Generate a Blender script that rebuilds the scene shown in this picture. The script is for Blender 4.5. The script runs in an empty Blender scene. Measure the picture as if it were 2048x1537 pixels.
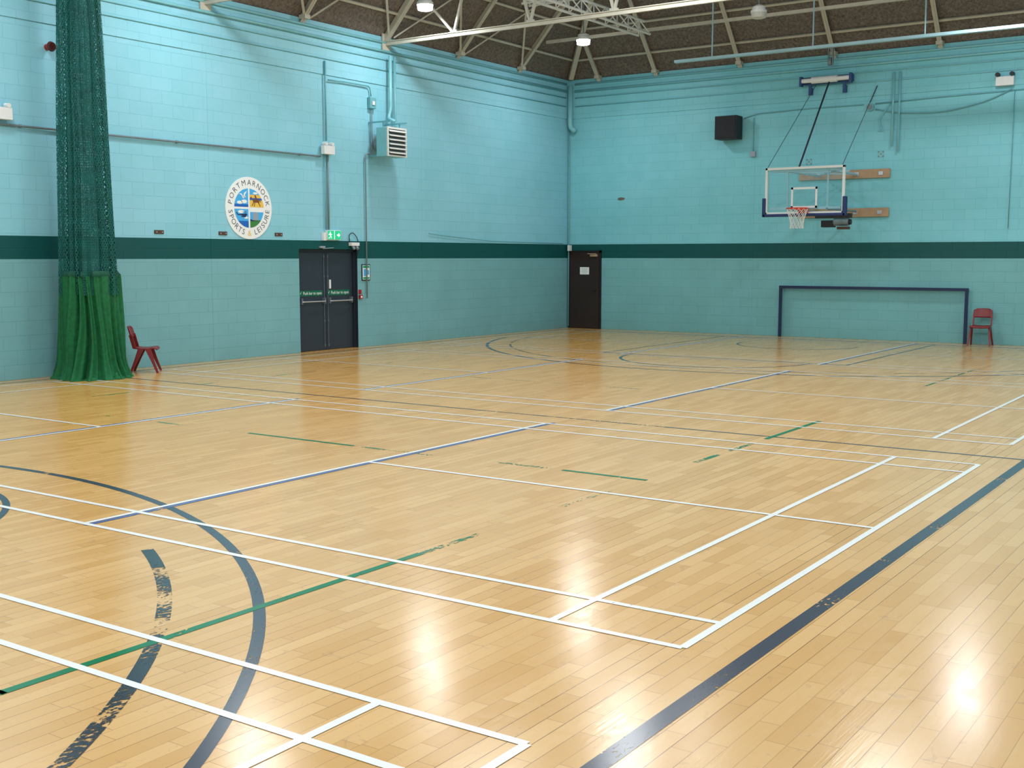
import bpy, bmesh, math, random
from mathutils import Vector, Matrix
random.seed(7)
S=bpy.context.scene
try:
    S.view_settings.view_transform='Standard'; S.view_settings.look='None'
except Exception: pass
COL=S.collection
W=17.6; YB=-30.2; ZT=6.5; K=1.1

def lin(c):
    o=[]
    for v in c[:3]:
        v=v/255.0
        o.append(v/12.92 if v<=0.04045 else ((v+0.055)/1.055)**2.4)
    return (o[0],o[1],o[2],1.0)

# ---------------------------------------------------------------- materials
class NT:
    def __init__(s,name):
        s.m=bpy.data.materials.new(name); s.m.use_nodes=True
        s.t=s.m.node_tree; s.b=s.t.nodes['Principled BSDF']; s.o=s.t.nodes['Material Output']
    def n(s,typ,**kw):
        nd=s.t.nodes.new(typ)
        for k,v in kw.items(): setattr(nd,k,v)
        return nd
    def l(s,a,b): s.t.links.new(a,b)
    def math(s,op,a,b=None,c=None):
        nd=s.t.nodes.new('ShaderNodeMath'); nd.operation=op
        for i,v in enumerate((a,b,c)):
            if v is None: continue
            if isinstance(v,(int,float)): nd.inputs[i].default_value=v
            else: s.l(v,nd.inputs[i])
        return nd.outputs[0]
    def mix(s,f,a,b,typ='MIX'):
        nd=s.t.nodes.new('ShaderNodeMix'); nd.data_type='RGBA'; nd.blend_type=typ
        for i,v in ((0,f),(6,a),(7,b)):
            if isinstance(v,(int,float)): nd.inputs[i].default_value=v
            elif isinstance(v,tuple): nd.inputs[i].default_value=v
            else: s.l(v,nd.inputs[i])
        return nd.outputs[2]

def simple(name,rgb,rough=0.5,metal=0.0,var=0.06,scale=12.0,bump=0.0):
    t=NT(name); c=lin(rgb)
    tc=t.n('ShaderNodeTexCoord'); no=t.n('ShaderNodeTexNoise'); no.inputs['Scale'].default_value=scale; no.inputs['Detail'].default_value=2
    t.l(tc.outputs['Object'],no.inputs['Vector'])
    d=tuple(max(0,x*(1-var*2.2)) for x in c[:3])+(1,); e=tuple(min(1,x*(1+var)) for x in c[:3])+(1,)
    t.l(t.mix(no.outputs['Fac'],d,e),t.b.inputs['Base Color'])
    t.b.inputs['Roughness'].default_value=rough; t.b.inputs['Metallic'].default_value=metal
    if bump>0:
        bp=t.n('ShaderNodeBump'); bp.inputs['Strength'].default_value=bump; bp.inputs['Distance'].default_value=0.01
        t.l(no.outputs['Fac'],bp.inputs['Height']); t.l(bp.outputs[0],t.b.inputs['Normal'])
    return t.m

def wall_mat(name,axis,up,low,stripe,green):
    t=NT(name)
    tc=t.n('ShaderNodeTexCoord'); sp=t.n('ShaderNodeSeparateXYZ'); t.l(tc.outputs['Object'],sp.inputs[0])
    h=sp.outputs[axis]; z=sp.outputs[2]
    cb=t.n('ShaderNodeCombineXYZ'); t.l(h,cb.inputs[0]); t.l(z,cb.inputs[1])
    br=t.n('ShaderNodeTexBrick'); br.offset=0.5
    for k,v in (('Scale',1.0),('Mortar Size',0.006),('Mortar Smooth',0.8),('Bias',0.0),('Brick Width',0.45),('Row Height',0.225)):
        br.inputs[k].default_value=v
    t.l(cb.outputs[0],br.inputs['Vector'])
    br.inputs['Color1'].default_value=(1,1,1,1); br.inputs['Color2'].default_value=(.95,.97,.97,1); br.inputs['Mortar'].default_value=(.80,.85,.87,1)
    n1=t.n('ShaderNodeTexNoise'); n1.inputs['Scale'].default_value=0.9; n1.inputs['Detail'].default_value=6; n1.inputs['Roughness'].default_value=.65; t.l(tc.outputs['Object'],n1.inputs['Vector'])
    n2=t.n('ShaderNodeTexNoise'); n2.inputs['Scale'].default_value=60; n2.inputs['Detail'].default_value=2; t.l(tc.outputs['Object'],n2.inputs['Vector'])
    isup=t.math('GREATER_THAN',z,2.22)
    isst=t.math('MULTIPLY',t.math('GREATER_THAN',z,1.86),t.math('LESS_THAN',z,2.22))
    c=t.mix(isup,lin(low),lin(up))
    st=t.n('ShaderNodeMapRange'); st.inputs['From Min'].default_value=.38; st.inputs['From Max'].default_value=.62; t.l(n1.outputs['Fac'],st.inputs[0])
    c=t.mix(t.math('MULTIPLY',st.outputs[0],0.6),c,t.mix(isup,lin(tuple(v*.94 for v in low)),lin(green)))
    c=t.mix(isst,c,lin(stripe))
    c=t.mix(1.0,c,br.outputs['Color'],'MULTIPLY')
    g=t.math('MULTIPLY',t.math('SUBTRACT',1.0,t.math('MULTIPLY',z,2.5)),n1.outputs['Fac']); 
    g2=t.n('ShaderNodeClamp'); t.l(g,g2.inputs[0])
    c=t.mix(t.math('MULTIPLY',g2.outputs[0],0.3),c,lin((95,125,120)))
    t.l(c,t.b.inputs['Base Color']); t.b.inputs['Roughness'].default_value=0.5
    t.b.inputs['Specular IOR Level'].default_value=0.35
    bp=t.n('ShaderNodeBump'); bp.inputs['Strength'].default_value=0.4; bp.inputs['Distance'].default_value=0.006
    hh=t.math('ADD',t.math('SUBTRACT',1.0,br.outputs['Fac']),t.math('MULTIPLY',n2.outputs['Fac'],0.35))
    hh=t.math('ADD',hh,t.math('MULTIPLY',n1.outputs['Fac'],0.8))
    t.l(hh,bp.inputs['Height']); t.l(bp.outputs[0],t.b.inputs['Normal'])
    return t.m

M_wl=wall_mat('painted_block_left',1,(146,206,224),(124,180,188),(4,80,80),(132,200,214))
M_wb=wall_mat('painted_block_back',0,(134,205,218),(122,182,186),(4,80,80),(120,198,208))

def floor_mat():
    t=NT('maple_strip_floor')
    tc=t.n('ShaderNodeTexCoord'); sp=t.n('ShaderNodeSeparateXYZ'); t.l(tc.outputs['Object'],sp.inputs[0])
    x=sp.outputs[0]; y=sp.outputs[1]
    w=0.092
    xr=t.math('DIVIDE',x,w); row=t.math('FLOOR',xr); fx=t.math('FRACT',xr)
    wn=t.n('ShaderNodeTexWhiteNoise',noise_dimensions='1D'); t.l(row,wn.inputs['W'])
    yr=t.math('ADD',t.math('DIVIDE',y,0.55),t.math('MULTIPLY',wn.outputs[0],7.31)); col=t.math('FLOOR',yr); fy=t.math('FRACT',yr)
    cb=t.n('ShaderNodeCombineXYZ'); t.l(row,cb.inputs[0]); t.l(col,cb.inputs[1])
    w2=t.n('ShaderNodeTexWhiteNoise',noise_dimensions='2D'); t.l(cb.outputs[0],w2.inputs['Vector'])
    ra=t.n('ShaderNodeValToRGB'); t.l(w2.outputs[0],ra.inputs[0])
    e=ra.color_ramp.elements
    e[0].position=0; e[0].color=lin((212,164,96)); e[1].position=1; e[1].color=lin((228,183,117))
    mp=t.n('ShaderNodeMapping'); mp.inputs['Scale'].default_value=(60,4,1); t.l(tc.outputs['Object'],mp.inputs[0])
    gr=t.n('ShaderNodeTexNoise'); gr.inputs['Scale'].default_value=1; gr.inputs['Detail'].default_value=4; gr.inputs['Roughness'].default_value=.65
    off=t.n('ShaderNodeVectorMath',operation='ADD'); t.l(mp.outputs[0],off.inputs[0]); t.l(w2.outputs[1],off.inputs[1]); t.l(off.outputs[0],gr.inputs['Vector'])
    c=t.mix(t.math('MULTIPLY',gr.outputs['Fac'],0.24),ra.outputs[0],lin((184,130,70)))
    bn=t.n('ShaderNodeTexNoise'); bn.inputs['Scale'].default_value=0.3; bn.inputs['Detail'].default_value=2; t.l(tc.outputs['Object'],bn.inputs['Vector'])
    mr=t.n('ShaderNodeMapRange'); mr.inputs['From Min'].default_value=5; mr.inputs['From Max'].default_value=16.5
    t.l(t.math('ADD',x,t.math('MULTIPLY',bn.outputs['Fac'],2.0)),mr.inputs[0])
    c=t.mix(1.0,c,t.mix(mr.outputs[0],(1.0,.94,.78,1),(1.0,1.03,1.26,1)),'MULTIPLY')  # amber to pale across x: white lamp sheen painted into the board colour
    s1=t.math('GREATER_THAN',t.math('ABSOLUTE',t.math('SUBTRACT',fx,0.5)),0.479)
    s2=t.math('GREATER_THAN',t.math('ABSOLUTE',t.math('SUBTRACT',fy,0.5)),0.4965)
    rs=t.math('ADD',0.30,t.math('MULTIPLY',t.math('GREATER_THAN',wn.outputs[0],0.65),0.55))
    sm=t.math('MAXIMUM',t.math('MULTIPLY',s1,rs),t.math('MULTIPLY',s2,0.38))
    c=t.mix(sm,c,lin((84,52,30)))
    sn=t.n('ShaderNodeTexNoise'); sn.inputs['Scale'].default_value=9; sn.inputs['Detail'].default_value=5; sn.inputs['Roughness'].default_value=.7; sn.inputs['Distortion'].default_value=1.2
    t.l(tc.outputs['Object'],sn.inputs['Vector'])
    sr=t.n('ShaderNodeMapRange'); sr.inputs['From Min'].default_value=.61; sr.inputs['From Max'].default_value=.8; t.l(sn.outputs['Fac'],sr.inputs[0])
    c=t.mix(t.math('MULTIPLY',sr.outputs[0],0.55),c,lin((122,94,78)))
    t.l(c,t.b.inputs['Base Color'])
    rr=t.n('ShaderNodeMapRange'); rr.inputs['To Min'].default_value=.10; rr.inputs['To Max'].default_value=.27; t.l(sn.outputs['Fac'],rr.inputs[0])
    t.l(rr.outputs[0],t.b.inputs['Roughness'])
    t.b.inputs['Specular IOR Level'].default_value=0.6
    bp=t.n('ShaderNodeBump'); bp.inputs['Strength'].default_value=0.22; bp.inputs['Distance'].default_value=0.002
    t.l(t.math('SUBTRACT',gr.outputs['Fac'],t.math('MULTIPLY',sm,2.0)),bp.inputs['Height']); t.l(bp.outputs[0],t.b.inputs['Normal'])
    return t.m
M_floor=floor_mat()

def paint_mat(name,rgb,wear,rough=0.2):
    t=NT(name)
    tc=t.n('ShaderNodeTexCoord')
    mp=t.n('ShaderNodeMapping'); mp.inputs['Scale'].default_value=(1,0.45,1); t.l(tc.outputs['Object'],mp.inputs[0])
    a=t.n('ShaderNodeTexNoise'); a.inputs['Scale'].default_value=45; a.inputs['Detail'].default_value=3; a.inputs['Roughness'].default_value=.7; t.l(mp.outputs[0],a.inputs['Vector'])
    b=t.n('ShaderNodeTexNoise'); b.inputs['Scale'].default_value=2.2; b.inputs['Detail'].default_value=1; t.l(tc.outputs['Object'],b.inputs['Vector'])
    v=t.math('ADD',t.math('MULTIPLY',a.outputs['Fac'],0.6),t.math('MULTIPLY',b.outputs['Fac'],0.4))
    mr=t.n('ShaderNodeMapRange'); mr.inputs['From Min'].default_value=wear-.02; mr.inputs['From Max'].default_value=wear+.02; t.l(v,mr.inputs[0])
    c=lin(rgb)
    t.l(t.mix(a.outputs['Fac'],tuple(q*.85 for q in c[:3])+(1,),c),t.b.inputs['Base Color'])
    t.b.inputs['Roughness'].default_value=rough
    t.l(mr.outputs[0],t.b.inputs['Alpha'])
    return t.m
M_white=paint_mat('court_paint_white',(246,244,240),0.31)
M_dark=paint_mat('court_paint_charcoal',(64,71,86),0.38)
M_darkworn=paint_mat('court_paint_charcoal_worn',(54,60,70),0.52)
M_darkfaint=paint_mat('court_paint_charcoal_faint',(60,62,66),0.49)
M_blue=paint_mat('court_paint_blue',(96,112,164),0.42)
M_green=paint_mat('court_paint_green',(10,118,70),0.37)
M_greenworn=paint_mat('court_paint_green_worn',(24,124,80),0.50)
M_greenfaint=paint_mat('court_paint_green_faint',(60,140,100),0.55)

def roof_mat():
    t=NT('wood_wool_slab')
    tc=t.n('ShaderNodeTexCoord')
    a=t.n('ShaderNodeTexNoise'); a.inputs['Scale'].default_value=18; a.inputs['Detail'].default_value=5; a.inputs['Roughness'].default_value=.85; t.l(tc.outputs['Object'],a.inputs['Vector'])
    r=t.n('ShaderNodeValToRGB'); t.l(a.outputs['Fac'],r.inputs[0]); e=r.color_ramp.elements
    e[0].position=.35; e[0].color=lin((74,69,65)); e[1].position=.65; e[1].color=lin((134,124,115))
    t.l(r.outputs[0],t.b.inputs['Base Color']); t.b.inputs['Roughness'].default_value=.95
    return t.m
M_roof=roof_mat()
M_steel=simple('cream_painted_steel',(194,191,176),.5,0,.1,6)
M_whitesteel=simple('white_painted_steel',(222,225,222),.45,0,.05,6)
M_teal=simple('turquoise_painted_pipe',(132,198,208),.4,0,.08,5)
M_tealdk=simple('turquoise_painted_conduit',(108,172,182),.4,0,.08,5)
M_bluetray=simple('pale_blue_painted_steel',(160,198,210),.45,0,.05,5)
M_grey=simple('grey_conduit',(120,138,144),.45,0,.1,9)
M_doorgrey=simple('charcoal_door_paint',(46,56,68),.38,0,.06,4)
M_doorframe=simple('dark_door_frame_paint',(36,44,54),.4)
M_rod=simple('dull_steel_rod',(112,120,132),.4,.3)
M_brown=simple('dark_brown_wood',(48,32,28),.35,0,.15,5)
M_brown2=simple('dark_brown_frame',(32,22,20),.4)
M_paper=simple('paper_white',(238,242,242),.7,0,.02)
M_black=simple('black_plastic',(28,30,36),.55)
M_blackm=simple('speaker_grille',(38,40,46),.8,0,.3,120,.4)
M_navy=simple('navy_padding',(18,44,96),.5)
M_navyg=simple('navy_painted_steel',(24,40,78),.35)
M_wpl=simple('white_plastic',(230,232,232),.4,0,.03)
M_silver=simple('brushed_metal',(196,200,204),.35,.6,.05)
M_wood=simple('bare_timber',(180,148,116),.6,0,.12,7)
M_orange=simple('orange_rim_paint',(204,62,44),.4)
M_net=simple('white_cord',(230,228,222),.8)
M_red=simple('maroon_plastic',(128,26,32),.38,0,.08,5)
M_redb=simple('red_plastic',(160,28,30),.4)
M_greensign=simple('green_sign_face',(20,160,110),.4,0,.03)
M_greenlab=simple('green_label',(12,104,76),.4,0,.03)
M_strap=simple('dark_webbing',(40,46,62),.8)
M_skirt=simple('green_curtain_fabric',(4,106,58),.8,0,.25,16,.9)
M_hem=simple('dark_green_hem',(6,78,60),.8)
M_rust=simple('rust_brown_plate',(84,56,42),.6)
M_gold=simple('sign_gold',(236,194,84),.5,0,.02)
M_sky=simple('sign_sky_blue',(70,176,238),.5,0,.02)
M_sea=simple('sign_sea_blue',(24,100,190),.5,0,.02)
M_dkblue=simple('sign_navy',(26,40,92),.5,0,.02)
M_text=simple('sign_text_navy',(38,42,66),.5,0,.02)
M_lgreen=simple('sign_green',(60,130,60),.5,0,.02)
M_lgrey=simple('sign_grey',(150,162,176),.5,0,.02)
M_bbrown=simple('sign_brown',(120,74,40),.5,0,.02)

def glass_mat():
    t=NT('backboard_glass'); t.t.nodes.remove(t.b)
    tr=t.n('ShaderNodeBsdfTransparent'); tr.inputs[0].default_value=(.95,.98,.98,1)
    gl=t.n('ShaderNodeBsdfGlossy'); gl.inputs['Roughness'].default_value=.05
    mx=t.n('ShaderNodeMixShader'); mx.inputs[0].default_value=.06
    t.l(tr.outputs[0],mx.inputs[1]); t.l(gl.outputs[0],mx.inputs[2]); t.l(mx.outputs[0],t.o.inputs[0]); return t.m
M_glass=glass_mat()
def netcurtain():
    t=NT('green_netting')
    uv=t.n('ShaderNodeUVMap'); sp=t.n('ShaderNodeSeparateXYZ'); t.l(uv.outputs[0],sp.inputs[0])
    nz=t.n('ShaderNodeTexNoise'); nz.inputs['Scale'].default_value=6; nz.inputs['Detail'].default_value=3
    t.l(uv.outputs[0],nz.inputs['Vector'])
    wob=t.math('MULTIPLY',nz.outputs['Fac'],2.2)
    u=t.math('ADD',t.math('MULTIPLY',sp.outputs[0],140),wob); v=t.math('MULTIPLY',sp.outputs[1],13.0)
    a=t.math('ABSOLUTE',t.math('SUBTRACT',t.math('FRACT',t.math('ADD',u,v)),.5)); b=t.math('ABSOLUTE',t.math('SUBTRACT',t.math('FRACT',t.math('SUBTRACT',u,v)),.5))
    m=t.math('MAXIMUM',t.math('LESS_THAN',a,.165),t.math('LESS_THAN',b,.165))
    t.l(m,t.b.inputs['Alpha'])
    t.l(t.mix(nz.outputs['Fac'],lin((2,64,64)),lin((8,118,108))),t.b.inputs['Base Color'])
    t.b.inputs['Roughness'].default_value=.7
    return t.m
M_netc=netcurtain()
def emis(name,c,s):
    t=NT(name); t.b.inputs['Base Color'].default_value=c; t.b.inputs['Emission Color'].default_value=c; t.b.inputs['Emission Strength'].default_value=s; return t.m
M_lens=emis('lamp_lens',(1,.99,.97,1),18.0)
M_lensoff=simple('lamp_lens_unlit',(205,205,200),.4)
M_exitg=emis('exit_sign_lit_green',lin((30,190,130)),.5)
M_exitw=emis('exit_sign_lit_white',(.9,1,.95,1),.8)

# ---------------------------------------------------------------- geometry helpers
def fin(name,bm,mats,parent=None,base=(0,0,0),smooth=False,bevel=0,normals=True):
    if normals: bmesh.ops.recalc_face_normals(bm,faces=bm.faces)
    bmesh.ops.translate(bm,vec=-Vector(base),verts=bm.verts)
    me=bpy.data.meshes.new(name); bm.to_mesh(me); bm.free()
    if not isinstance(mats,(list,tuple)): mats=[mats]
    for m in mats: me.materials.append(m)
    if smooth:
        for p in me.polygons: p.use_smooth=True
    ob=bpy.data.objects.new(name,me); COL.objects.link(ob)
    if parent is not None: ob.parent=parent
    else: ob.location=base
    if bevel>0:
        md=ob.modifiers.new('bevel','BEVEL'); md.width=bevel; md.segments=2; md.limit_method='ANGLE'
    return ob
def mark(ob,label,cat,group=None):
    ob['label']=label; ob['category']=cat
    if group: ob['group']=group
    return ob
def thing(name,label,cat,loc,group=None):
    e=bpy.data.objects.new(name,None); e.empty_display_size=.1; COL.objects.link(e); e.location=loc
    return mark(e,label,cat,group)
def abox(bm,a,b,mi=0):
    x0,y0,z0=a;x1,y1,z1=b
    vs=[bm.verts.new(p) for p in ((x0,y0,z0),(x1,y0,z0),(x1,y1,z0),(x0,y1,z0),(x0,y0,z1),(x1,y0,z1),(x1,y1,z1),(x0,y1,z1))]
    for f in ((0,3,2,1),(4,5,6,7),(0,1,5,4),(1,2,6,5),(2,3,7,6),(3,0,4,7)):
        fc=bm.faces.new([vs[i] for i in f]); fc.material_index=mi
def bar(bm,p,q,w,h,up=(0,0,1)):
    p=Vector(p);q=Vector(q);d=(q-p).normalized();u=Vector(up)
    if abs(d.dot(u.normalized()))>.98: u=Vector((1,0,0))
    s=d.cross(u).normalized();u=s.cross(d).normalized()
    vs=[]
    for e in (p,q):
        for a,b in ((-1,-1),(1,-1),(1,1),(-1,1)): vs.append(bm.verts.new(e+s*a*w/2+u*b*h/2))
    for f in ((0,1,2,3),(7,6,5,4),(0,4,5,1),(1,5,6,2),(2,6,7,3),(3,7,4,0)): bm.faces.new([vs[i] for i in f])
def tube(bm,pts,r,n=10,closed=False,radii=None):
    pts=[Vector(p) for p in pts]; N=len(pts); rings=[]
    prev=None
    for i,p in enumerate(pts):
        if closed: t=(pts[(i+1)%N]-pts[i-1]).normalized()
        elif i==0: t=(pts[1]-p).normalized()
        elif i==N-1: t=(p-pts[-2]).normalized()
        else: t=((pts[i+1]-p).normalized()+(p-pts[i-1]).normalized()).normalized()
        if prev is None:
            a=Vector((0,0,1)) if abs(t.z)<.9 else Vector((1,0,0)); s=t.cross(a).normalized()
        else: s=(prev-t*prev.dot(t)).normalized()
        prev=s; u=t.cross(s)
        rr=radii[i] if radii else r
        rings.append([bm.verts.new(p+(s*math.cos(2*math.pi*k/n)+u*math.sin(2*math.pi*k/n))*rr) for k in range(n)])
    M=N if closed else N-1
    for i in range(M):
        a=rings[i];b=rings[(i+1)%N]
        for k in range(n): bm.faces.new((a[k],a[(k+1)%n],b[(k+1)%n],b[k]))
    if not closed:
        bm.faces.new(rings[0][::-1]); bm.faces.new(rings[-1])
def round_path(pts,r=0.08,n=5):
    pts=[Vector(p) for p in pts]; out=[pts[0]]
    for i in range(1,len(pts)-1):
        a,b,c=pts[i-1],pts[i],pts[i+1]
        rr=min(r,(a-b).length*.45,(c-b).length*.45)
        p=b+(a-b).normalized()*rr; q=b+(c-b).normalized()*rr
        for k in range(n+1):
            s=k/n; out.append(p*(1-s)**2+b*2*s*(1-s)+q*s*s)
    out.append(pts[-1]); return out
def boxobj(name,a,b,mat,parent=None,base=(0,0,0),bevel=0):
    bm=bmesh.new(); abox(bm,a,b); return fin(name,bm,mat,parent,base,bevel=bevel)
def barobj(name,p,q,w,h,mat,parent=None,base=(0,0,0),up=(0,0,1)):
    bm=bmesh.new(); bar(bm,p,q,w,h,up); return fin(name,bm,mat,parent,base)
def cyl(name,p,q,r,mat,parent=None,base=(0,0,0),n=12):
    bm=bmesh.new(); tube(bm,[p,q],r,n); return fin(name,bm,mat,parent,base)
def tubeobj(name,pts,r,mat,parent=None,base=(0,0,0),n=10,rad=0.08,closed=False):
    bm=bmesh.new(); tube(bm,pts if closed else round_path(pts,rad),r,n,closed)
    return fin(name,bm,mat,parent,base,smooth=True)
def mapL(a,b,off): return (off,a,b)
def mapR(a,b,off): return (a,-off,b)
def polys(name,pl,mp,off,mat,parent,base):
    bm=bmesh.new()
    for P in pl:
        try: bm.faces.new([bm.verts.new(mp(x,y,off)) for x,y in P])
        except Exception: pass
    return fin(name,bm,mat,parent,base,normals=False)
def textmesh(bm,s,size,cx,cy,rot,mp,off,align='CENTER',sx=1.0,thin=0.0):
    cu=bpy.data.curves.new('t','FONT'); cu.body=s; cu.size=size; cu.align_x=align; cu.align_y='CENTER'; cu.resolution_u=3; cu.offset=-thin
    ob=bpy.data.objects.new('t',cu); COL.objects.link(ob)
    dg=bpy.context.evaluated_depsgraph_get(); me=bpy.data.meshes.new_from_object(ob.evaluated_get(dg))
    vs=[]
    c,sn=math.cos(rot),math.sin(rot)
    for v in me.vertices:
        x=v.co.x*sx;y=v.co.y
        vs.append(bm.verts.new(mp(cx+c*x-sn*y,cy+sn*x+c*y,off)))
    for p in me.polygons:
        try: bm.faces.new([vs[i] for i in p.vertices])
        except Exception: pass
    bpy.data.objects.remove(ob); bpy.data.meshes.remove(me); bpy.data.curves.remove(cu)
def struct(ob): ob['kind']='structure'; return ob

# ---------------------------------------------------------------- room shell
DY0,DY1,DZ=-10.06,-8.36,2.05
bm=bmesh.new()
abox(bm,(-.35,YB-.3,0),(0,DY0,ZT)); abox(bm,(-.35,DY0,DZ),(0,DY1,ZT)); abox(bm,(-.35,DY1,0),(0,.0,ZT)); abox(bm,(-.35,DY0,0),(-.2,DY1,DZ))
abox(bm,(0,YB,5.5),(.02,-.001,ZT-.002))
for yc in (-24.3,-18.2,-12.15,-6.08):
    abox(bm,(0,yc-.13,.002),(.004,yc+.13,5.5))
struct(fin('wall_left',bm,M_wl))
bm=bmesh.new()
abox(bm,(-.35,0,0),(W+.3,.3,ZT)); abox(bm,(.02,-.02,5.5),(W,0,ZT-.002))
for xc in (5.13,11.1): abox(bm,(xc-.12,-.004,.002),(xc+.12,0,5.5))
struct(fin('wall_back',bm,M_wb))
struct(boxobj('wall_right',(W,YB-.3,0),(W+.3,0,ZT),M_wl))
struct(boxobj('wall_front',(0,YB-.3,0),(W,YB,ZT),M_wb))
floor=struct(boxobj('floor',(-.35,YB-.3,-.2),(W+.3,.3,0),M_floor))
bm=bmesh.new(); D=3.0
lo=[(-.3,.3),(W+.3,.3),(W+.3,YB-.3),(-.3,YB-.3)]; hi=[(D,-D),(W-D,-D),(W-D,YB+D),(D,YB+D)]
L=[bm.verts.new((x,y,ZT-.3*K+.02)) for x,y in lo]; U=[bm.verts.new((x,y,ZT+D*K)) for x,y in hi]
for i in range(4): bm.faces.new((L[i],L[(i+1)%4],U[(i+1)%4],U[i]))
bm.faces.new(U)
struct(fin('ceiling',bm,M_roof))

# ---------------------------------------------------------------- court markings (painted on the floor)
def rect(bm,x0,y0,x1,y1,z):
    bm.faces.new([bm.verts.new(p) for p in ((x0,y0,z),(x1,y0,z),(x1,y1,z),(x0,y1,z))])
def hx(bm,x0,x1,y,w,z): rect(bm,x0,y-w/2,x1,y+w/2,z)
def vy(bm,x,y0,y1,w,z): rect(bm,x-w/2,y0,x+w/2,y1,z)
def arc(bm,cx,cy,r,a0,a1,w,z,n=64):
    pr=None
    for i in range(n+1):
        a=math.radians(a0+(a1-a0)*i/n)
        p=bm.verts.new((cx+(r-w/2)*math.cos(a),cy+(r-w/2)*math.sin(a),z)); q=bm.verts.new((cx+(r+w/2)*math.cos(a),cy+(r+w/2)*math.sin(a),z))
        if pr: bm.faces.new((pr[0],pr[1],q,p))
        pr=(p,q)
X0,X1=.66,14.06; CX=7.36
for y0 in (-29.17,-21.7,-14.23,-6.76):
    y1=y0+6.1; z=.003; w=.046; bm=bmesh.new()
    for y in (y0,y1,y0+.46,y1-.46): hx(bm,X0,X1,y,w,z)
    for x in (X0,X1,X0+.76,X1-.76,CX-1.98,CX+1.98): vy(bm,x,y0,y1,w,z+.0002)
    ym=(y0+y1)/2; hx(bm,X0,CX-1.98,ym,w,z+.0004); hx(bm,CX+1.98,X1,ym,w,z+.0004)
    struct(fin('badminton_court_marking',bm,M_white,floor))
    bm=bmesh.new(); vy(bm,CX+2.035,y0-.03,y1+.1,.05,.0022); vy(bm,CX-2.035,y0-.03,y1+.1,.05,.0022)
    struct(fin('short_court_marking',bm,M_blue,floor))
bm=bmesh.new(); z=.0012; w=.066; RY=-27.43; FY=-2.4
arc(bm,CX,RY,6.75,8,172,w,z,110); arc(bm,CX,RY+4.25,1.8,0,180,.055,z)
arc(bm,CX,FY,6.75,180+14,360-14,w,z,110); arc(bm,CX,FY-4.2,1.8,180,360,.055,z); arc(bm,CX,FY,1.3,180,360,.05,z)
vy(bm,CX+2.45,-6.6,-.8,.05,z); vy(bm,CX-2.45,-6.6,-.8,.05,z); hx(bm,CX-2.45,CX+2.45,-6.6,.05,z)
vy(bm,14.385,YB+.6,-.8,.09,z+.0001); vy(bm,.34,YB+.6,-.8,.05,z+.0001)
hx(bm,.34,8.0,-15.08,.045,z+.0002); hx(bm,10.6,14.42,-15.08,.045,z+.0002); hx(bm,.34,14.4,-.8,.05,z)
struct(fin('basketball_court_marking',bm,M_dark,floor))
bm=bmesh.new(); z=.0008
hx(bm,8.0,10.6,-15.08,.045,z)
arc(bm,CX,FY,6.25,190,350,.05,z,90)
struct(fin('worn_basketball_marking',bm,M_darkfaint,floor))
def P2A(x,y): return math.degrees(math.atan2(y-RY,x-CX))
bm=bmesh.new()
arc(bm,CX,RY,6.25,P2A(10.75,-22.16),P2A(10.33,-21.93),.08,.0018,8)
arc(bm,CX,RY,6.25,10,P2A(11.81,-22.99),.08,.0018,40)
struct(fin('worn_arc_marking',bm,paint_mat('court_paint_charcoal_chipped',(48,54,64),.445),floor))
bm=bmesh.new(); arc(bm,CX,RY,6.25,P2A(11.81,-22.99),P2A(10.75,-22.16),.08,.0018,20)
struct(fin('worn_arc_marking',bm,M_darkworn,floor))
GX=11.86
bm=bmesh.new(); z=.002
vy(bm,GX,-23.93,-21.0,.055,z); vy(bm,GX,-15.26,-13.65,.055,z); hx(bm,7.08,8.6,-18.03,.05,z); hx(bm,11.05,11.9,-17.98,.05,z)
hx(bm,2.86,GX+.025,-23.93,.055,z)
struct(fin('volleyball_court_marking',bm,M_green,floor))
bm=bmesh.new(); z=.0016
vy(bm,GX,-21.0,-20.35,.055,z); vy(bm,GX,-16.95,-16.44,.055,z); vy(bm,GX,-16.2,-15.6,.055,z); hx(bm,8.6,9.6,-18.03,.05,z); vy(bm,GX,-9.2,-6.1,.05,z); hx(bm,10.3,11.05,-17.98,.05,z)
struct(fin('worn_volleyball_marking',bm,M_greenworn,floor))
bm=bmesh.new()
vy(bm,GX,-19.3,-18.3,.05,z); hx(bm,2.9,7.0,-18.03,.04,z); vy(bm,2.86,-18,-6,.045,z); hx(bm,4.5,10,-11.9,.04,z)
struct(fin('faint_volleyball_marking',bm,M_greenfaint,floor))

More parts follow.
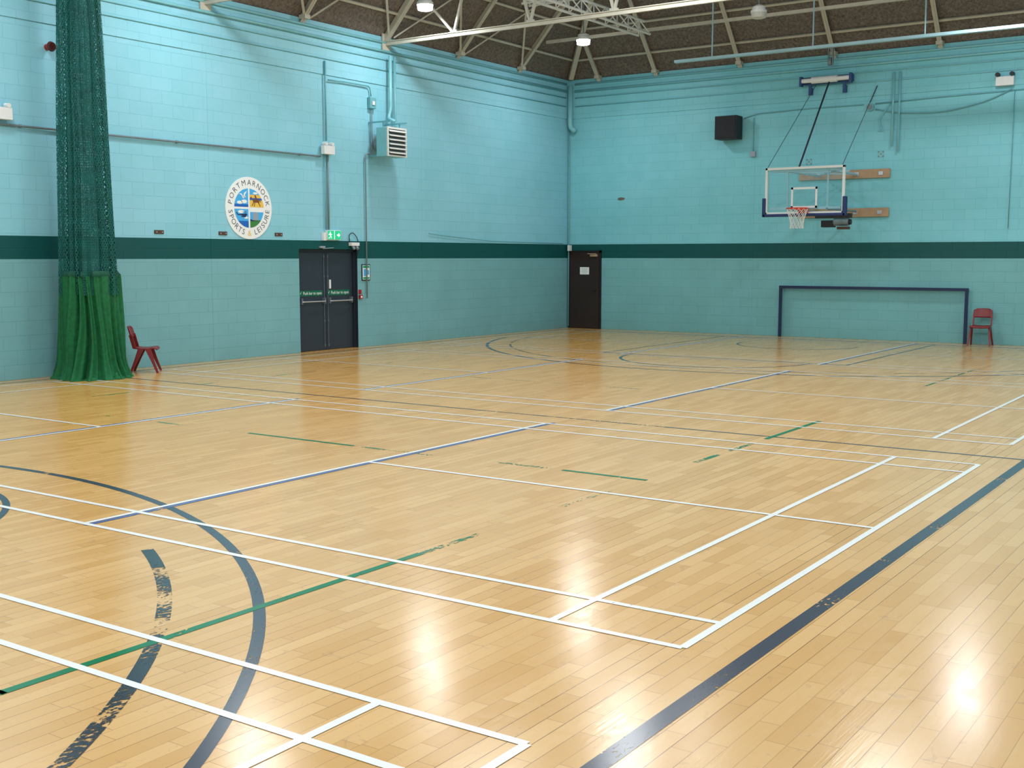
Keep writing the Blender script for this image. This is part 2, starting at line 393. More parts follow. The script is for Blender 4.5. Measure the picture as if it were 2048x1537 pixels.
# ---------------------------------------------------------------- doors
for i,(a,b) in enumerate(((DY0+.05,(DY0+DY1)/2-.004),((DY0+DY1)/2+.004,DY1-.05))):
    d=struct(boxobj('door_%d'%(i+1),(-.155,a,.008),(-.11,b,DZ-.05),M_doorgrey,bevel=.004))
    ym=(a+b)/2
    bm=bmesh.new()
    tube(bm,round_path([(-.1,a+.07,1.0),(-.03,a+.07,1.0),(-.03,b-.07,1.0),(-.1,b-.07,1.0)],.02),.013,8)
    pb=fin('push_bar',bm,M_silver,d); pb['label']='silver panic push bar'
    for yy in (a+.045,b-.095): boxobj('bar_end_bracket',(-.109,yy,.95),(-.04,yy+.04,1.07),M_rod,pb)
    lb=boxobj('push_bar_label',(-.1095,a+.05,1.11),(-.105,b-.09,1.22),M_greenlab,d)
    bm=bmesh.new(); textmesh(bm,'Push bar to open',.085,ym+.02,1.165,0,mapL,-.104,sx=.9,thin=.0)
    tick=[(a+.07,1.17),(a+.085,1.15),(a+.105,1.2),(a+.1,1.2),(a+.085,1.165),(a+.074,1.178)]
    bm.faces.new([bm.verts.new(mapL(x,y,-.104)) for x,y in tick])
    fin('label_lettering',bm,M_paper,lb,normals=False)
    ys=b-.05 if i==0 else a+.05
    lr=cyl('latch_rod',(-.095,ys,.06),(-.095,ys,1.95),.006,M_rod,d,n=6)
    for zz in (.1,.6,1.5,1.9): boxobj('rod_guide',(-.109,ys-.012,zz-.02),(-.085,ys+.012,zz+.02),M_rod,lr)
    if i==1: boxobj('finger_plate',(-.109,a+.1,1.25),(-.1,a+.15,1.43),M_wpl,d)
bm=bmesh.new()
abox(bm,(-.19,DY0+.001,0),(-.06,DY0+.05,DZ-.001)); abox(bm,(-.19,DY1-.05,0),(-.06,DY1-.001,DZ-.001)); abox(bm,(-.19,DY0+.001,DZ-.05),(-.06,DY1-.001,DZ-.001)); 
struct(fin('trim_1',bm,M_doorframe))
bm=bmesh.new(); abox(bm,(-.199,DY0+.05,.0),(-.16,DY1-.05,DZ-.05)); struct(fin('trim_2',bm,M_doorframe))
bm=bmesh.new(); abox(bm,(-.058,DY1-.006,0),(.002,DY1-.0005,DZ-.001)); struct(fin('trim_5',bm,M_doorframe))
d3=struct(boxobj('door_3',(.09,-.05,.01),(.98,-.012,2.0),M_brown,bevel=.004))
dn=boxobj('door_notice',(.41,-.054,1.43),(.69,-.051,1.62),M_paper,d3)
bm=bmesh.new()
for k,wd in enumerate((.2,.16,.21,.12)): abox(bm,(.55-wd/2,-.0548,1.575-.036*k),(.55+wd/2,-.0542,1.583-.036*k))
fin('printed_lines',bm,M_lgrey,dn)
dc=boxobj('door_closer',(.74,-.1,1.9),(.95,-.051,1.96),M_wood,d3,bevel=.004)
barobj('closer_arm',(.93,-.09,1.975),(.70,-.16,1.975),.02,.015,M_wood,dc)
bm=bmesh.new(); tube(bm,round_path([(.9,-.051,1.02),(.9,-.1,1.02),(.8,-.1,1.02)],.02),.011,8)
fin('door_handle',bm,M_brown2,d3)
bm=bmesh.new(); abox(bm,(.03,-.035,0),(.088,-.001,2.06)); abox(bm,(.982,-.035,0),(1.04,-.001,2.06)); abox(bm,(.03,-.035,2.002),(1.04,-.001,2.06)); abox(bm,(.088,-.01,0),(.982,-.001,2.0))
struct(fin('trim_3',bm,M_brown2))

# ---------------------------------------------------------------- exit sign + door hardware
bs=(.001,-9.11,2.24); e=thing('exit_sign','green illuminated running man exit sign above double doors','sign',bs)
boxobj('sign_housing',(.001,-9.31,2.235),(.06,-8.91,2.43),M_wpl,e,bs,bevel=.005)
boxobj('sign_face',(.061,-9.30,2.245),(.064,-8.92,2.42),M_exitg,e,bs)
man=[[(-.03,.155),(-.012,.155),(-.008,.14),(-.018,.128),(-.034,.135)],
 [(-.045,.125),(-.012,.125),(-.0,.075),(-.022,.07),(-.05,.10)],
 [(-.012,.12),(.022,.10),(.02,.09),(-.012,.105)],[(-.045,.12),(-.07,.095),(-.065,.085),(-.04,.105)],
 [(-.018,.075),(.012,.055),(.008,.02),(-.003,.02),(-.002,.05),(-.03,.068)],[(-.022,.075),(-.04,.04),(-.072,.03),(-.07,.02),(-.035,.028),(-.01,.07)]]
pl=[[(-9.20+x*1.1,2.245+y) for x,y in P] for P in man]
pl+=[[(-9.11,2.25),(-9.095,2.25),(-9.095,2.415),(-9.11,2.415)]]
pl+=[[(-9.03,2.345),(-8.985,2.345),(-8.985,2.38),(-8.94,2.333),(-8.985,2.286),(-8.985,2.32),(-9.03,2.32)]]
polys('exit_pictogram',pl,mapL,.0655,M_exitw,e,bs)
o=boxobj('door_hold_unit',(.001,-9.42,2.22),(.07,-9.34,2.38),M_wpl,bevel=.005); mark(o,'small white plastic detector box beside exit sign','detector')
bs=(.001,-8.6,2.1); e=thing('emergency_floodlight','small white twin emergency floodlight with cables over door','light',bs)
boxobj('housing',(.001,-8.62,2.12),(.09,-8.38,2.19),M_wpl,e,bs,.005)
tubeobj('cable',[(.02,-8.6,2.19),(.05,-8.66,2.34),(.05,-8.56,2.40),(.05,-8.44,2.33),(.04,-8.36,2.20),(.05,-8.34,2.02),(.05,-8.42,1.93)],.009,M_black,e,bs)
for yy in (-8.55,-8.44): cyl('lamp_head',(.05,yy,2.12),(.10,yy,2.05),.03,M_grey,e,bs)
bs=(.001,-9.45,2.07); e=thing('door_closer','grey overhead closer arm above the fire doors','door closer',bs)
boxobj('closer_body',(.001,-9.5,2.07),(.05,-9.36,2.11),M_silver,e,bs,.004)
barobj('closer_arm',(.03,-9.42,2.06),(.03,-9.1,2.08),.012,.012,M_silver,e,bs)

def twin(loc,plane,label,w=.33,h=.2,heads='top'):
    e=thing('emergency_light',label,'light',loc); mp=mapL if plane=='L' else mapR
    a=loc[1] if plane=='L' else loc[0]; z0=loc[2]
    def bx(n,a0,b0,o0,a1,b1,o1,m,bv=.006):
        p=mp(a0,b0,o0);q=mp(a1,b1,o1)
        lo=tuple(min(i,j) for i,j in zip(p,q)); hi=tuple(max(i,j) for i,j in zip(p,q))
        return boxobj(n,lo,hi,m,e,loc,bv)
    bx('housing',a-w/2,z0,.04,a+w/2,z0+h,.14,M_wpl)
    for s in (-1,1):
        if heads=='top': cyl('lamp_head',mp(a+s*w*.40,z0+h+.045,.08),mp(a+s*w*.40,z0+h+.04,.18),.045,M_black,e,loc)
        else: cyl('lamp_head',mp(a+s*w*.3,z0+h+.04,.05),mp(a+s*w*.3,z0+h+.03,.15),.035,M_wpl,e,loc)
    cyl('mount',mp(a,z0+h*.5,.001),mp(a,z0+h*.5,.04),.05,M_grey,e,loc)
    return e
twin((.001,-9.28,3.93),'L','white twin-spot emergency light fed by grey conduit',.3,.17,'side')
twin((10.86,-.001,5.49),'R','white twin-head emergency floodlight high on turquoise blockwork',.36,.19,'top')

# ---------------------------------------------------------------- round sports centre sign
LY,LZ,LR=-11.35,2.80,.575
bs=(.024,LY,LZ-LR)
e=thing('round_crest_sign','round white leisure centre crest with four coloured picture quarters','sign',bs)
bm=bmesh.new(); n=72
f=[bm.verts.new((.002,LY+LR*math.cos(2*math.pi*i/n),LZ+LR*math.sin(2*math.pi*i/n))) for i in range(n)]
g=[bm.verts.new((.014,v.co.y,v.co.z)) for v in f]
bm.faces.new(f[::-1]); bm.faces.new(g)
for i in range(n): bm.faces.new((f[i],f[(i+1)%n],g[(i+1)%n],g[i]))
fin('sign_disc',bm,M_paper,e,bs)
def quad(par,sx,z1,z2,off,mat,name,r=.365,gap=.02,n=14):
    P=[]
    for i in range(n+1):
        z=z1+(z2-z1)*i/n; x=math.sqrt(max(r*r-z*z,0)); P.append((LY+sx*max(x,gap),LZ+z))
    P=P+[(LY+sx*gap,LZ+z2),(LY+sx*gap,LZ+z1)]
    return polys(name,[P],mapL,off,mat,par,bs)
q1=quad(e,-1,.02,.3645,.0155,M_sky,'picture_quarter'); q2=quad(e,1,.02,.3645,.0155,M_sky,'picture_quarter')
q3=quad(e,-1,-.3645,-.02,.0155,M_sky,'picture_quarter'); q4=quad(e,1,-.3645,-.02,.0155,M_sky,'picture_quarter')
quad(q1,-1,.02,.07,.0165,M_sea,'sea_band'); quad(q2,1,.02,.15,.0165,M_gold,'sand_band'); quad(q2,1,.15,.19,.0165,M_sea,'sea_band')
quad(q2,1,.19,.25,.0168,M_gold,'sand_band')
quad(q3,-1,-.3645,-.24,.0165,M_sea,'sea_band'); quad(q4,1,-.3645,-.22,.0165,M_lgreen,'grass_band'); quad(q4,1,-.07,-.02,.0165,M_paper,'cloud_band')
def blob(cx,cz,rx,rz,n=14): return [(LY+cx+rx*math.cos(2*math.pi*i/n),LZ+cz+rz*math.sin(2*math.pi*i/n)) for i in range(n)]
for q,B in ((q1,(-.23,.1,.07,.03)),(q1,(-.12,.12,.07,.035)),(q3,(-.2,-.07,.08,.03)),(q3,(-.08,-.18,.05,.02)),(q2,(.16,.28,.06,.02))):
    polys('cloud',[blob(*B)],mapL,.0172,M_paper,q,bs)
def shift(P,dx,dz,s=1): return [(LY+dx+x*s,LZ+dz+z*s) for x,z in P]
gull=[[(-.1,.05),(-.04,.06),(0,.01),(-.01,-.01),(-.045,.035)],[(0,.01),(.02,.07),(.09,.11),(.04,.04),(.02,-.01)],[(-.03,-.005),(.05,.02),(.06,.01),(0,-.025)]]
polys('seagull',[shift(P,-.14,.2,1.1) for P in gull],mapL,.0178,M_paper,q1,bs)
horse=[[(-.09,.02),(.05,.03),(.06,-.03),(-.08,-.03)],[(-.09,.02),(-.12,.07),(-.15,.05),(-.14,.035),(-.115,.04),(-.08,-.01)],[(-.08,-.03),(-.06,-.03),(-.1,-.09),(-.115,-.085)],[(-.05,-.03),(-.03,-.03),(-.05,-.1),(-.065,-.1)],[(.03,-.03),(.05,-.02),(.09,-.09),(.075,-.095)],[(.05,.03),(.09,0),(.1,-.03),(.06,0)],[(-.03,.03),(.01,.03),(-.02,.1),(-.05,.09)]]
polys('horse',[shift(P,.19,.14,1.1) for P in horse],mapL,.0178,M_bbrown,q2,bs)
plane=[[(-.12,.0),(.1,.02),(.12,.0),(.1,-.02),(-.12,-.015)],[(-.14,.05),(-.11,.0),(-.12,-.01),(-.15,.02)],[(.0,.05),(.1,.05),(.1,.04),(.0,.04)],[(.0,-.02),(.1,-.02),(.07,-.055),(-.05,-.04)]]
polys('aeroplane',[shift(P,-.17,-.12,1.0) for P in plane],mapL,.0178,M_dkblue,q3,bs)
tower=[[(.07,-.22),(.07,-.08),(.2,-.08),(.2,-.22)]]
tw=polys('tower',[shift(P,.02,0) for P in tower],mapL,.0174,M_lgrey,q4,bs)
polys('grass_shadow',[shift([(.02,-.24),(.02,-.2),(.12,-.23),(.24,-.24)],0,0)],mapL,.0177,M_dkblue,q4,bs)
T='PORTMARNOCK'; RT=.468
wts={'M':1.4,'O':1.2,'I':.55,'N':1.15,'&':1.15,' ':.55,'E':.9,'L':.9,'R':1.05}
def ring(bm,T,a0,a1,sgn,skip=None,only=None):
    ws=[wts.get(c,1.0) for c in T]; tot=sum(ws)-ws[0]/2-ws[-1]/2; acc=0
    for i,c in enumerate(T):
        a=math.radians(a0+(a1-a0)*acc/tot)
        if i<len(T)-1: acc+=ws[i]/2+ws[i+1]/2
        if c==' ' or (skip and c in skip) or (only and c not in only): continue
        rot=a-math.pi/2 if sgn>0 else a+math.pi/2
        textmesh(bm,c,.146,LY+RT*math.cos(a),LZ+RT*math.sin(a),rot,mapL,.0158,thin=.001)
bm=bmesh.new(); ring(bm,T,168,12,1); fin('upper_lettering',bm,M_text,e,bs,normals=False)
bm=bmesh.new(); ring(bm,'SPORTS',189,251,-1); fin('lower_lettering',bm,M_text,e,bs,normals=False)
bm=bmesh.new(); ring(bm,'LEISURE',289,353,-1); fin('lower_lettering',bm,M_text,e,bs,normals=False)
bm=bmesh.new(); ring(bm,'&',270,270.001,-1) if False else textmesh(bm,'&',.146,LY,LZ-RT,0,mapL,.0158); fin('ampersand',bm,M_gold,e,bs,normals=False)

# ---------------------------------------------------------------- small wall items, left wall
for yy in (-13.43,-12.0,-10.6):
    off=.005 if yy==-12.0 else .001
    bs=(off,yy,2.29); e=thing('wall_bracket','small rusty brown steel plate bolted above the dark stripe','bracket',bs,'brown plates above the stripe')
    boxobj('plate',(off,yy-.1,2.29),(off+.012,yy+.1,2.355),M_rust,e,bs,.003)
    for s in (-1,1): cyl('bolt',(off+.012,yy+s*.06,2.32),(off+.025,yy+s*.06,2.32),.012,M_silver,e,bs,8)
bs=(.001,-8.11,1.41); e=thing('framed_notice','small framed fire notice in dark frame beside doors','notice',bs)
boxobj('frame',(.001,-8.24,1.40),(.02,-7.98,1.74),M_doorframe,e,bs,.003)
sh=boxobj('sheet',(.0202,-8.22,1.42),(.022,-8.0,1.72),M_paper,e,bs)
boxobj('printed_band',(.022,-8.21,1.66),(.0225,-8.01,1.71),M_greensign,sh,bs); boxobj('printed_band',(.022,-8.21,1.43),(.0225,-8.01,1.47),M_greensign,sh,bs)
boxobj('printed_panel',(.022,-8.19,1.49),(.0225,-8.12,1.64),M_sky,sh,bs); boxobj('printed_panel',(.022,-8.09,1.52),(.0225,-8.02,1.62),M_sky,sh,bs)
bs=(.001,-8.29,1.0); e=thing('fire_call_point','small red fire alarm call point by door frame','fire alarm',bs)
boxobj('back_box',(.001,-8.34,1.02),(.05,-8.25,1.1),M_redb,e,bs,.004); boxobj('upper_sign',(.001,-8.34,1.12),(.008,-8.25,1.21),M_redb,e,bs)
boxobj('glass_face',(.0505,-8.32,1.04),(.052,-8.27,1.08),M_paper,e,bs)
bs=(.001,-15.46,5.14); e=thing('fire_alarm_bell','dark red dome fire alarm sounder on wall base','fire alarm',bs)
cyl('base',(.001,-15.46,5.14),(.06,-15.46,5.14),.05,M_redb,e,bs,14)
bm=bmesh.new(); tube(bm,[(.06,-15.46,5.14),(.12,-15.46,5.14),(.16,-15.46,5.14)],.05,14,radii=[.05,.08,.06]); fin('sounder_dome',bm,simple('dark_red_plastic',(84,28,28),.4),e,bs)
cyl('cable',(.03,-15.40,5.16),(.03,-15.2,5.17),.012,M_grey,e,bs,6)
twin((.001,-16.33,3.95),'L','white emergency light above horizontal grey conduit',.3,.18,'side')

def pipe(pts,r,mat,label,cat='pipe',name='wall_pipe',rad=.08,clips=None,group=None):
    base=pts[0]; e=thing(name,label,cat,base,group)
    tubeobj('pipe_run',pts,r,mat,e,base,rad=rad)
    if clips:
        for c in clips: boxobj('pipe_clip',(c[0]-.02,c[1]-.02,c[2]-.023),(c[0]+.02,c[1]+.02,c[2]+.023),mat,e,base)
    return e
pipe([(.04,YB+.1,3.885),(.04,-9.45,3.885)],.018,M_grey,'grey steel conduit running horizontally along turquoise wall','conduit','wall_conduit',clips=[(.025,-19+1.5*k,3.885) for k in range(7)])
pipe([(.045,-9.28,5.76),(.045,-9.28,4.2)],.018,M_tealdk,'turquoise vertical conduit above emergency light','conduit','wall_conduit')
pipe([(.04,-9.24,3.92),(.04,-9.24,2.44)],.018,M_grey,'grey conduit dropping from emergency light to exit sign','conduit','wall_conduit')
pipe([(.04,-9.32,3.92),(.04,-9.32,2.44)],.014,M_tealdk,'turquoise conduit dropping beside the grey conduit','conduit','wall_conduit')
pipe([(.05,-9.2,5.40),(.05,-8.75,5.42),(.05,-7.95,5.42),(.05,-7.92,5.22)],.014,M_tealdk,'turquoise conduit branch feeding heater switch box','conduit','wall_conduit')
bs=(.001,-7.9,4.95); e=thing('isolator_switch','turquoise painted isolator switch box beside heater','switch',bs)
boxobj('switch_box',(.001,-7.99,4.97),(.09,-7.8,5.2),M_tealdk,e,bs,.008); boxobj('switch_lever',(.091,-7.93,5.04),(.11,-7.86,5.12),M_wpl,e,bs,.004)
pipe([(.05,-7.9,4.94),(.05,-7.9,4.2),(.05,-7.95,4.05),(.05,-8.12,4.02),(.05,-8.12,1.03)],.014,M_grey,'thin grey conduit looping from heater down beside notice','conduit','wall_conduit')
pipe([(.16,-7.42,6.1),(.16,-7.42,5.0),(.16,-7.5,4.8),(.4,-7.6,4.72)],.035,M_teal,'turquoise heating pipe dropping to unit heater','pipe')
pipe([(.16,-7.28,6.1),(.16,-7.28,4.7),(.22,-7.34,4.62)],.03,M_tealdk,'turquoise return pipe beside heating pipe','pipe')
for k,(z,x,r,m) in enumerate(((6.38,.05,.026,M_teal),(6.2,.055,.028,M_teal),(6.03,.035,.013,M_teal),(5.81,.035,.012,M_teal))):
    pipe([(x,YB+.2,z),(x,-.20,z)],r,m,'turquoise painted pipe running along wall below eaves','pipe','eaves_pipe',group='turquoise eaves pipes')
    pipe([(.22,-x,z),(W-.2,-x,z)],r,m,'turquoise painted pipe running along end wall below eaves','pipe','eaves_pipe',group='turquoise eaves pipes')
pipe([(.12,-.12,6.34),(.12,-.12,5.28),(.28,-.12,5.16)],.065,M_teal,'fat turquoise rainwater pipe with elbow in wall corner','pipe')
pipe([(.05,-.05,5.6),(.05,-.05,.05)],.02,M_tealdk,'turquoise conduit running down wall corner','conduit','wall_conduit')
o=boxobj('junction_box',(.08,-.16,2.05),(.14,-.031,2.2),M_wpl,bevel=.004); mark(o,'small white junction box in wall corner','junction box')
pipe([(.03,-6.0,2.42),(.03,-5.5,2.38),(.03,-3.5,2.27),(.03,-.3,2.24)],.007,M_tealdk,'thin slack turquoise cable along the stripe','cable','wall_cable',rad=.3)

# unit heater
bs=(.25,-7.7,3.95); e=thing('unit_heater','pale turquoise warm air unit heater with white louvres','heater',bs)
bm=bmesh.new(); abox(bm,(.25,-8.0,3.97),(.53,-7.38,4.57)); fin('casing',bm,M_teal,e,bs,bevel=.012)
bm=bmesh.new()
abox(bm,(.531,-8.0,3.97),(.56,-7.96,4.57)); abox(bm,(.531,-7.42,3.97),(.56,-7.38,4.57)); abox(bm,(.531,-7.96,4.53),(.56,-7.42,4.57)); abox(bm,(.531,-7.96,3.97),(.56,-7.42,4.0))
fin('front_frame',bm,M_whitesteel,e,bs)
boxobj('dark_core',(.5315,-7.96,4.0),(.534,-7.42,4.53),simple('heater_core',(70,84,86),.6),e,bs)
for k in range(6):
    z=4.05+k*.088; barobj('louvre',(.57,-7.955,z),(.57,-7.425,z),.065,.012,M_whitesteel,e,bs,up=(.55,0,.8))
for yy in (-7.95,-7.43):
    hb=barobj('hanging_bracket',(.001,yy,4.68),(.6,yy,4.68),.03,.03,M_tealdk,e,bs); barobj('hanger_bolt',(.4,yy,4.68),(.4,yy,4.57),.02,.02,M_tealdk,hb,bs,up=(1,0,0))
barobj('support_rail',(.001,-7.95,3.99),(.26,-7.95,3.99),.03,.03,M_tealdk,e,bs)
cyl('fan_guard',(.07,-7.7,4.27),(.249,-7.7,4.27),.2,M_grey,e,bs,20)

# ---------------------------------------------------------------- divider net + curtain
CXX,CYY=.66,-15.33
bs=(CXX,CYY,0)
e=thing('divider_curtain','gathered green sports hall divider net with fabric skirt','curtain',bs)
def pleat(bm,cx,cy,zs,rads,npl,amp,seed,uv=None,ncirc=300,irr=.5,wav=0.0):
    rnd=random.Random(seed); ph=[rnd.uniform(0,6.28) for _ in range(8)]
    rings=[]
    for j,(z,R) in enumerate(zip(zs,rads)):
        ring=[]
        for i in range(ncirc):
            a=2*math.pi*i/ncirc
            aa=a+wav*math.sin(2.3*z+3*a+ph[6])
            q=math.sin(npl*aa+ph[0]+1.3*math.sin(3*a+ph[1])+.8*math.sin(5*a+ph[7]))
            w2=math.sin((npl*2+1)*aa+ph[2]+z*.3)*irr
            am=amp[j]*(1+.5*math.sin(4*a+ph[5]))
            r=R*(1+am*(q+w2)+.05*math.sin(2*a+ph[3]+z*.5)+.05*math.sin(5*a+ph[4]+z*.8))
            ring.append(bm.verts.new((cx+r*math.cos(a),cy+r*math.sin(a),z)))
        rings.append(ring)
    lay=bm.loops.layers.uv.new('UVMap') if uv else None
    for j in range(len(zs)-1):
        for i in range(ncirc):
            f=bm.faces.new((rings[j][i],rings[j][(i+1)%ncirc],rings[j+1][(i+1)%ncirc],rings[j+1][i]))
            if lay:
                us=(i/ncirc,(i+1)/ncirc,(i+1)/ncirc,i/ncirc); vv=(zs[j],zs[j],zs[j+1],zs[j+1])
                for l,u,v in zip(f.loops,us,vv): l[lay].uv=(u,v)
for sh,(sc,sd) in enumerate(((1.0,3),(.62,5))):
    bm=bmesh.new(); n=24; zs=[1.3+ (6.75-1.3)*i/n for i in range(n+1)]
    rads=[(.41-.15*(i/n)) *sc for i in range(n+1)]
    pleat(bm,CXX,CYY,zs,rads,19,[.085]*(n+1),sd,uv=True,wav=.03)
    fin('netting',bm,M_netc,e,bs,smooth=True)
bm=bmesh.new(); n=30
zs=[];rads=[];amps=[]
for i in range(n+1):
    s=i/n; z=1.60*(1-s)
    zs.append(max(z,.004)); 
    R=.42+.04*s+ (.09*max(0,(s-.78)/.22)**2); rads.append(R); amps.append(.06+.06*s)
zs[-1]=.004; zs[-2]=.03
pleat(bm,CXX,CYY,zs,rads,19,amps,21,irr=.55,wav=.10,ncirc=480)
fin('fabric_skirt',bm,M_skirt,e,bs,smooth=True)
bm=bmesh.new()
pleat(bm,CXX,CYY,[1.56,1.61,1.68],[.39,.435,.39],15,[.05,.07,.05],21); fin('skirt_hem',bm,M_hem,e,bs,smooth=True)
bm=bmesh.new(); NP=200
for lay,(r0,h) in enumerate(((.51,.05),(.44,.11))):
    rr=[]
    for i in range(NP):
        a=2*math.pi*i/NP
        rr.append(r0+.045*math.sin(5*a+lay)+.035*math.sin(11*a+1.3)+.028*math.sin(23*a+2*math.sin(3*a)))
    rings=[]
    for k in range(7):
        t=math.pi*k/6
        rings.append([bm.verts.new((CXX+(rr[i]+.05*math.cos(t))*math.cos(2*math.pi*i/NP),CYY+(rr[i]+.05*math.cos(t))*math.sin(2*math.pi*i/NP),.003+h*math.sin(t)*(.6+.4*math.sin(14*2*math.pi*i/NP+2*math.sin(6.28*i/NP*3))))) for i in range(NP)])
    for k in range(6):
        for i in range(NP): bm.faces.new((rings[k][i],rings[k][(i+1)%NP],rings[k+1][(i+1)%NP],rings[k+1][i]))
fin('pooled_fabric',bm,M_skirt,e,bs,smooth=True)

# ---------------------------------------------------------------- chairs
def chair(loc,rot,label,sc):
    e=thing('stacking_chair',label,'chair',(0,0,0),'maroon stacking chairs')
    bm=bmesh.new(); n=10; g={}
    for i in range(n+1):
        for j in range(n+1):
            x=-.205+.41*i/n; y=-.19+.40*j/n
            t=j/n; s=(i/n-.5)*2
            z=.435+.012*s*s-.02*math.sin(math.pi*min(1,t*1.1))-(.035*((t-.85)/.15)**2 if t>.85 else 0)
            g[i,j]=bm.verts.new((x*(.93+.07*t),y,z))
    for i in range(n):
        for j in range(n): bm.faces.new((g[i,j],g[i+1,j],g[i+1,j+1],g[i,j+1]))
    so=fin('seat',bm,M_red,e,smooth=True); md=so.modifiers.new('s','SOLIDIFY'); md.thickness=.024; md.offset=-1
    bm=bmesh.new(); g={}; n=12
    for i in range(n+1):
        for j in range(9):
            s=(i/n-.5)*2; t=j/8
            x=s*(.205-.012*t-(.03*max(0,t-.8)/.2)); z=.60+.20*t
            if abs(s)>.9 and t>.99: z-=.02
            y=-.215-.055*t-.035*(1-s*s)
            g[i,j]=bm.verts.new((x,y,z))
    for i in range(n):
        for j in range(8): bm.faces.new((g[i,j],g[i+1,j],g[i+1,j+1],g[i,j+1]))
    bo=fin('backrest',bm,M_red,e,smooth=True); md=bo.modifiers.new('s','SOLIDIFY'); md.thickness=.02
    for s in (-1,1): barobj('back_support',(s*.185,-.17,.43),(s*.188,-.228,.66),.028,.055,M_red,e,up=(0,1,.2))
    for s in (-1,1):
        for fy,tp in ((.21,.05),(-.24,-.06)):
            bm=bmesh.new()
            p=Vector((s*.185,tp,.425)); q=Vector((s*.225,fy,.0))
            r1=[];
            for c,(wd,th) in ((p,(.10,.032)),(p.lerp(q,.5),(.058,.034)),(q,(.038,.032))):
                r1.append([bm.verts.new(c+Vector((a*th/2,b*wd/2,0))) for a,b in ((-1,-1),(1,-1),(1,1),(-1,1))])
            for k in range(2):
                for i in range(4): bm.faces.new((r1[k][i],r1[k][(i+1)%4],r1[k+1][(i+1)%4],r1[k+1][i]))
            bm.faces.new(r1[0]); bm.faces.new(r1[2][::-1])
            fin('leg',bm,M_red,e,bevel=.004)
    e.location=loc; e.rotation_euler=(0,0,math.radians(rot)); e.scale=(sc,sc,sc)
    return e
chair((.64,-14.28,0),-46,'maroon one-piece plastic chair standing beside green curtain',.95)
chair((10.66,-.42,0),184,'maroon plastic stacking chair standing beside navy goal frame',.98)

# ---------------------------------------------------------------- goal
bs=(8.1,-.2,0); e=thing('indoor_goal','low wide navy steel indoor goal frame against wall','goal',bs)
gx0,gx1,gz=6.0,10.31,1.15
boxobj('goal_post',(gx0,-.16,0),(gx0+.065,-.095,gz),M_navyg,e,bs,.006); boxobj('goal_post',(gx1-.065,-.16,0),(gx1,-.095,gz),M_navyg,e,bs,.006)
boxobj('crossbar',(gx0,-.165,gz-.002),(gx1,-.095,gz+.065),M_navyg,e,bs,.006)
for x in (gx0+.03,gx1-.03):
    boxobj('wall_stay',(x-.015,-.094,gz),(x+.015,-.008,gz+.03),M_navyg,e,bs)

# ---------------------------------------------------------------- speaker
bs=(4.5,-.05,4.66); e=thing('wall_speaker','black cabinet loudspeaker mounted on turquoise wall','speaker',bs)
boxobj('cabinet',(4.38,-.42,4.70),(4.94,-.06,5.25),M_black,e,bs,.01)
boxobj('grille',(4.405,-.432,4.725),(4.915,-.421,5.225),M_blackm,e,bs)
boxobj('mounting_bracket',(4.55,-.059,4.85),(4.73,-.001,5.1),M_silver,e,bs)
pipe([(4.96,-.02,5.2),(5.3,-.035,5.29),(6.5,-.02,5.32),(7.85,-.03,5.32)],.011,M_tealdk,'thin turquoise cable from speaker to junction box','cable','wall_cable')

# ---------------------------------------------------------------- basketball hoop
bx0,bx1,bz0,bz1,by=6.36,8.14,2.82,3.84,-2.0
bs=(7.25,-1.0,2.6); e=thing('basketball_hoop','wall mounted folding basketball hoop with glass backboard','basketball hoop',bs)
bb=boxobj('backboard_glass',(bx0+.04,by-.008,bz0+.04),(bx1-.04,by+.008,bz1-.04),M_glass,e,bs)
bm=bmesh.new()
for a,b in (((bx0,by-.03,bz0),(bx0+.05,by+.03,bz1)),((bx1-.05,by-.03,bz0),(bx1,by+.03,bz1)),((bx0,by-.03,bz1-.05),(bx1,by+.03,bz1)),((bx0,by-.03,bz0),(bx1,by+.03,bz0+.05))): abox(bm,a,b)
fin('backboard_frame',bm,M_whitesteel,e,bs,bevel=.004)
bm=bmesh.new(); c=7.25; q0=bz0+.13
for a,b in (((c-.295,by-.012,q0),(c-.25,by-.0085,q0+.45)),((c+.25,by-.012,q0),(c+.295,by-.0085,q0+.45)),((c-.295,by-.012,q0+.405),(c+.295,by-.0085,q0+.45)),((c-.295,by-.012,q0),(c+.295,by-.0085,q0+.045))): abox(bm,a,b)
fin('target_square',bm,M_whitesteel,bb,bs)
bm=bmesh.new()
abox(bm,(bx0-.04,by-.06,bz0-.05),(bx1+.04,by+.05,bz0+.012)); abox(bm,(bx0-.055,by-.06,bz0-.05),(bx0+.025,by+.05,bz0+.36)); abox(bm,(bx1-.025,by-.06,bz0-.05),(bx1+.055,by+.05,bz0+.36))
fin('edge_padding',bm,M_navy,e,bs,bevel=.015)
RX,RYc,RZ=7.25,by-.40,2.93
rim=tubeobj('rim',[(RX+.225*math.cos(2*math.pi*i/36),RYc+.225*math.sin(2*math.pi*i/36),RZ) for i in range(36)],.012,M_orange,e,bs,closed=True)
bm=bmesh.new(); abox(bm,(RX-.11,by-.045,RZ-.1),(RX+.11,by-.013,RZ+.02)); 
for s in (-1,1): bar(bm,(RX+s*.1,by-.04,RZ-.01),(RX+s*.14,RYc+.17,RZ-.005),.03,.02)
abox(bm,(RX-.1,by-.19,RZ-.03),(RX+.1,by-.045,RZ+.0)); fin('rim_bracket',bm,M_orange,rim,bs)
bm=bmesh.new(); NS=12; lev=[(.225,0),(.205,.07),(.175,.15),(.15,.24),(.135,.33),(.14,.42)]
